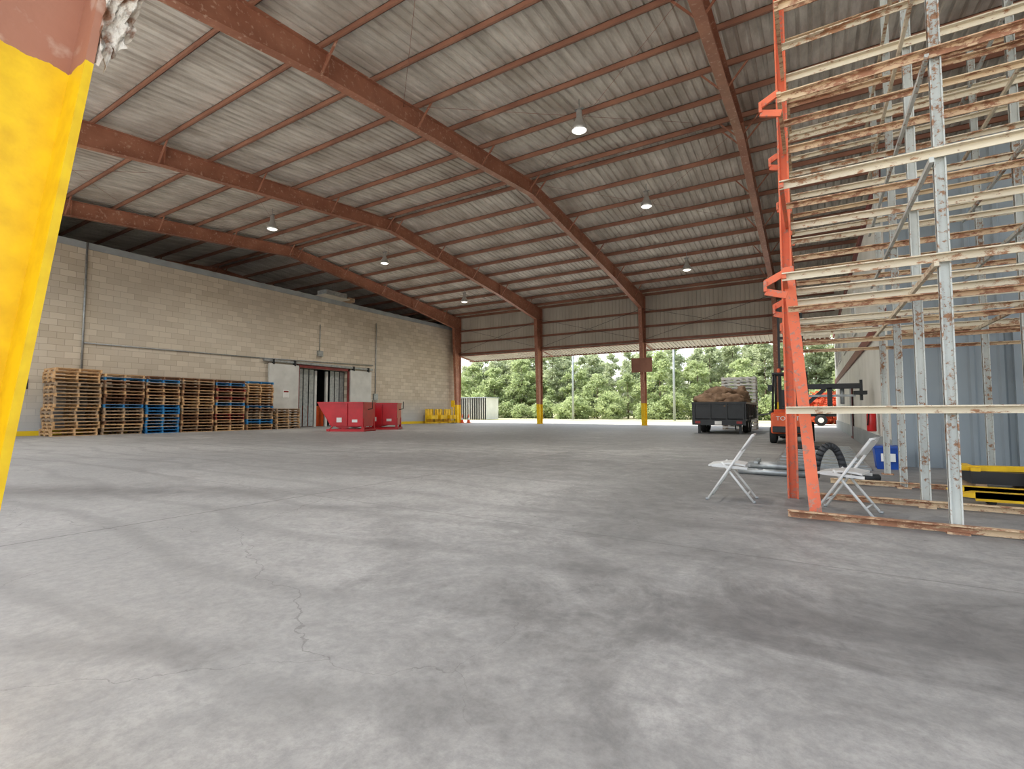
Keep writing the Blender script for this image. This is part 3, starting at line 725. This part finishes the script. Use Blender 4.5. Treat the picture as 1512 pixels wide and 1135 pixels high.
for (x,y) in ((-28.5,63),(-14.5,62)):
    b=MB(); b.cyl((x,y,-.05),(x,y,11),.16,m_cap,10,r2=.11); b.box(x-1.2,x+1.2,y-.06,y+.06,10.0,10.15,m_bark)
    for k in (-1,0,1): b.cyl((x+k,y,10.15),(x+k,y,10.4),.05,m_steel,8)
    b.build('utility_pole')
b=MB()
for k in (-1,0,1): b.tube([(-70,63,9.8+.1*k),(-28.5+k*.3,63,10.45),(-21,62.5,9.7),(-14.5+k*.3,62,10.45),(0,61,9.6),(20,60,10.2)],.02,m_black,5)
b.build('power_lines')
b=MB(); b.box(-42,-37,54,57,0,2.9,m_white)
ribbed(b,(-42,54),(-37,54),0,2.9,m_white,(0,-1)); b.box(-42.1,-36.9,53.9,57.1,2.9,3.0,m_cap); b.build('storage_container')
b=MB(); 
b.box(-3,4,44,46.4,.95,1.1,m_black)
for x in (-.6,.5):
    for y in (44.1,46.3): 
        b.lathe((x,y-.12,.42),[(0,0),(.16,0),(.24,.02),(.4,0),(.42,.05),(.42,.2),(.4,.25),(.24,.25),(0,.25)],m_rubber,18,'y'); b.lathe((x,y-.13,.42),[(0,-.01),(.2,-.01)],m_tag,14,'y')
b.cyl((-.6,44,.42),(-.6,46.4,.42),.06,m_black); b.cyl((.5,44,.42),(.5,46.4,.42),.06,m_black); b.box(-2.9,3.9,44.3,44.5,.7,.95,m_black)
b.beam((-3,45.2,.9),(-4.6,45.2,.7),.12,.12,m_black); b.cyl((-4.3,45.2,-.02),(-4.3,45.2,.8),.05,m_black)
b.build('flatbed_trailer')
o=bpy.data.objects.new('red_leaf_shrub',tree_mesh(31,2.6,2.2,2600,m_redleaf,.03,False)); o.location=(1.0,52,-.05); scene.collection.objects.link(o)

# ------------------------------------------------------------------ light
w=bpy.data.worlds.new('World'); scene.world=w; w.use_nodes=True; nt=w.node_tree
bg=nt.nodes['Background']; sky=nt.nodes.new('ShaderNodeTexSky'); sky.sky_type='NISHITA'; sky.sun_disc=False
sky.sun_elevation=math.radians(58); sky.sun_rotation=math.radians(265); sky.air_density=1.2; sky.dust_density=3.0; sky.ozone_density=.6
hs=nt.nodes.new('ShaderNodeHueSaturation'); hs.inputs['Saturation'].default_value=.45
nt.links.new(sky.outputs[0],hs.inputs['Color']); nt.links.new(hs.outputs[0],bg.inputs['Color']); bg.inputs['Strength'].default_value=.58
S=bpy.data.lights.new('sun','SUN'); S.energy=4.8; S.angle=math.radians(1.5); S.color=(1,.96,.9)
so=bpy.data.objects.new('sun',S)
so.rotation_euler=Vector((.85,.14,-1.4)).to_track_quat('-Z','Y').to_euler(); scene.collection.objects.link(so)

# ------------------------------------------------------------------ camera
cd=bpy.data.cameras.new('camera'); cd.sensor_width=36; cd.lens=727/1512*36; cd.clip_start=.05; cd.clip_end=500
co=bpy.data.objects.new('camera',cd); co.location=(0,0,1.1); co.rotation_euler=(math.radians(90+3.11),0,math.radians(31.4))
scene.collection.objects.link(co); scene.camera=co
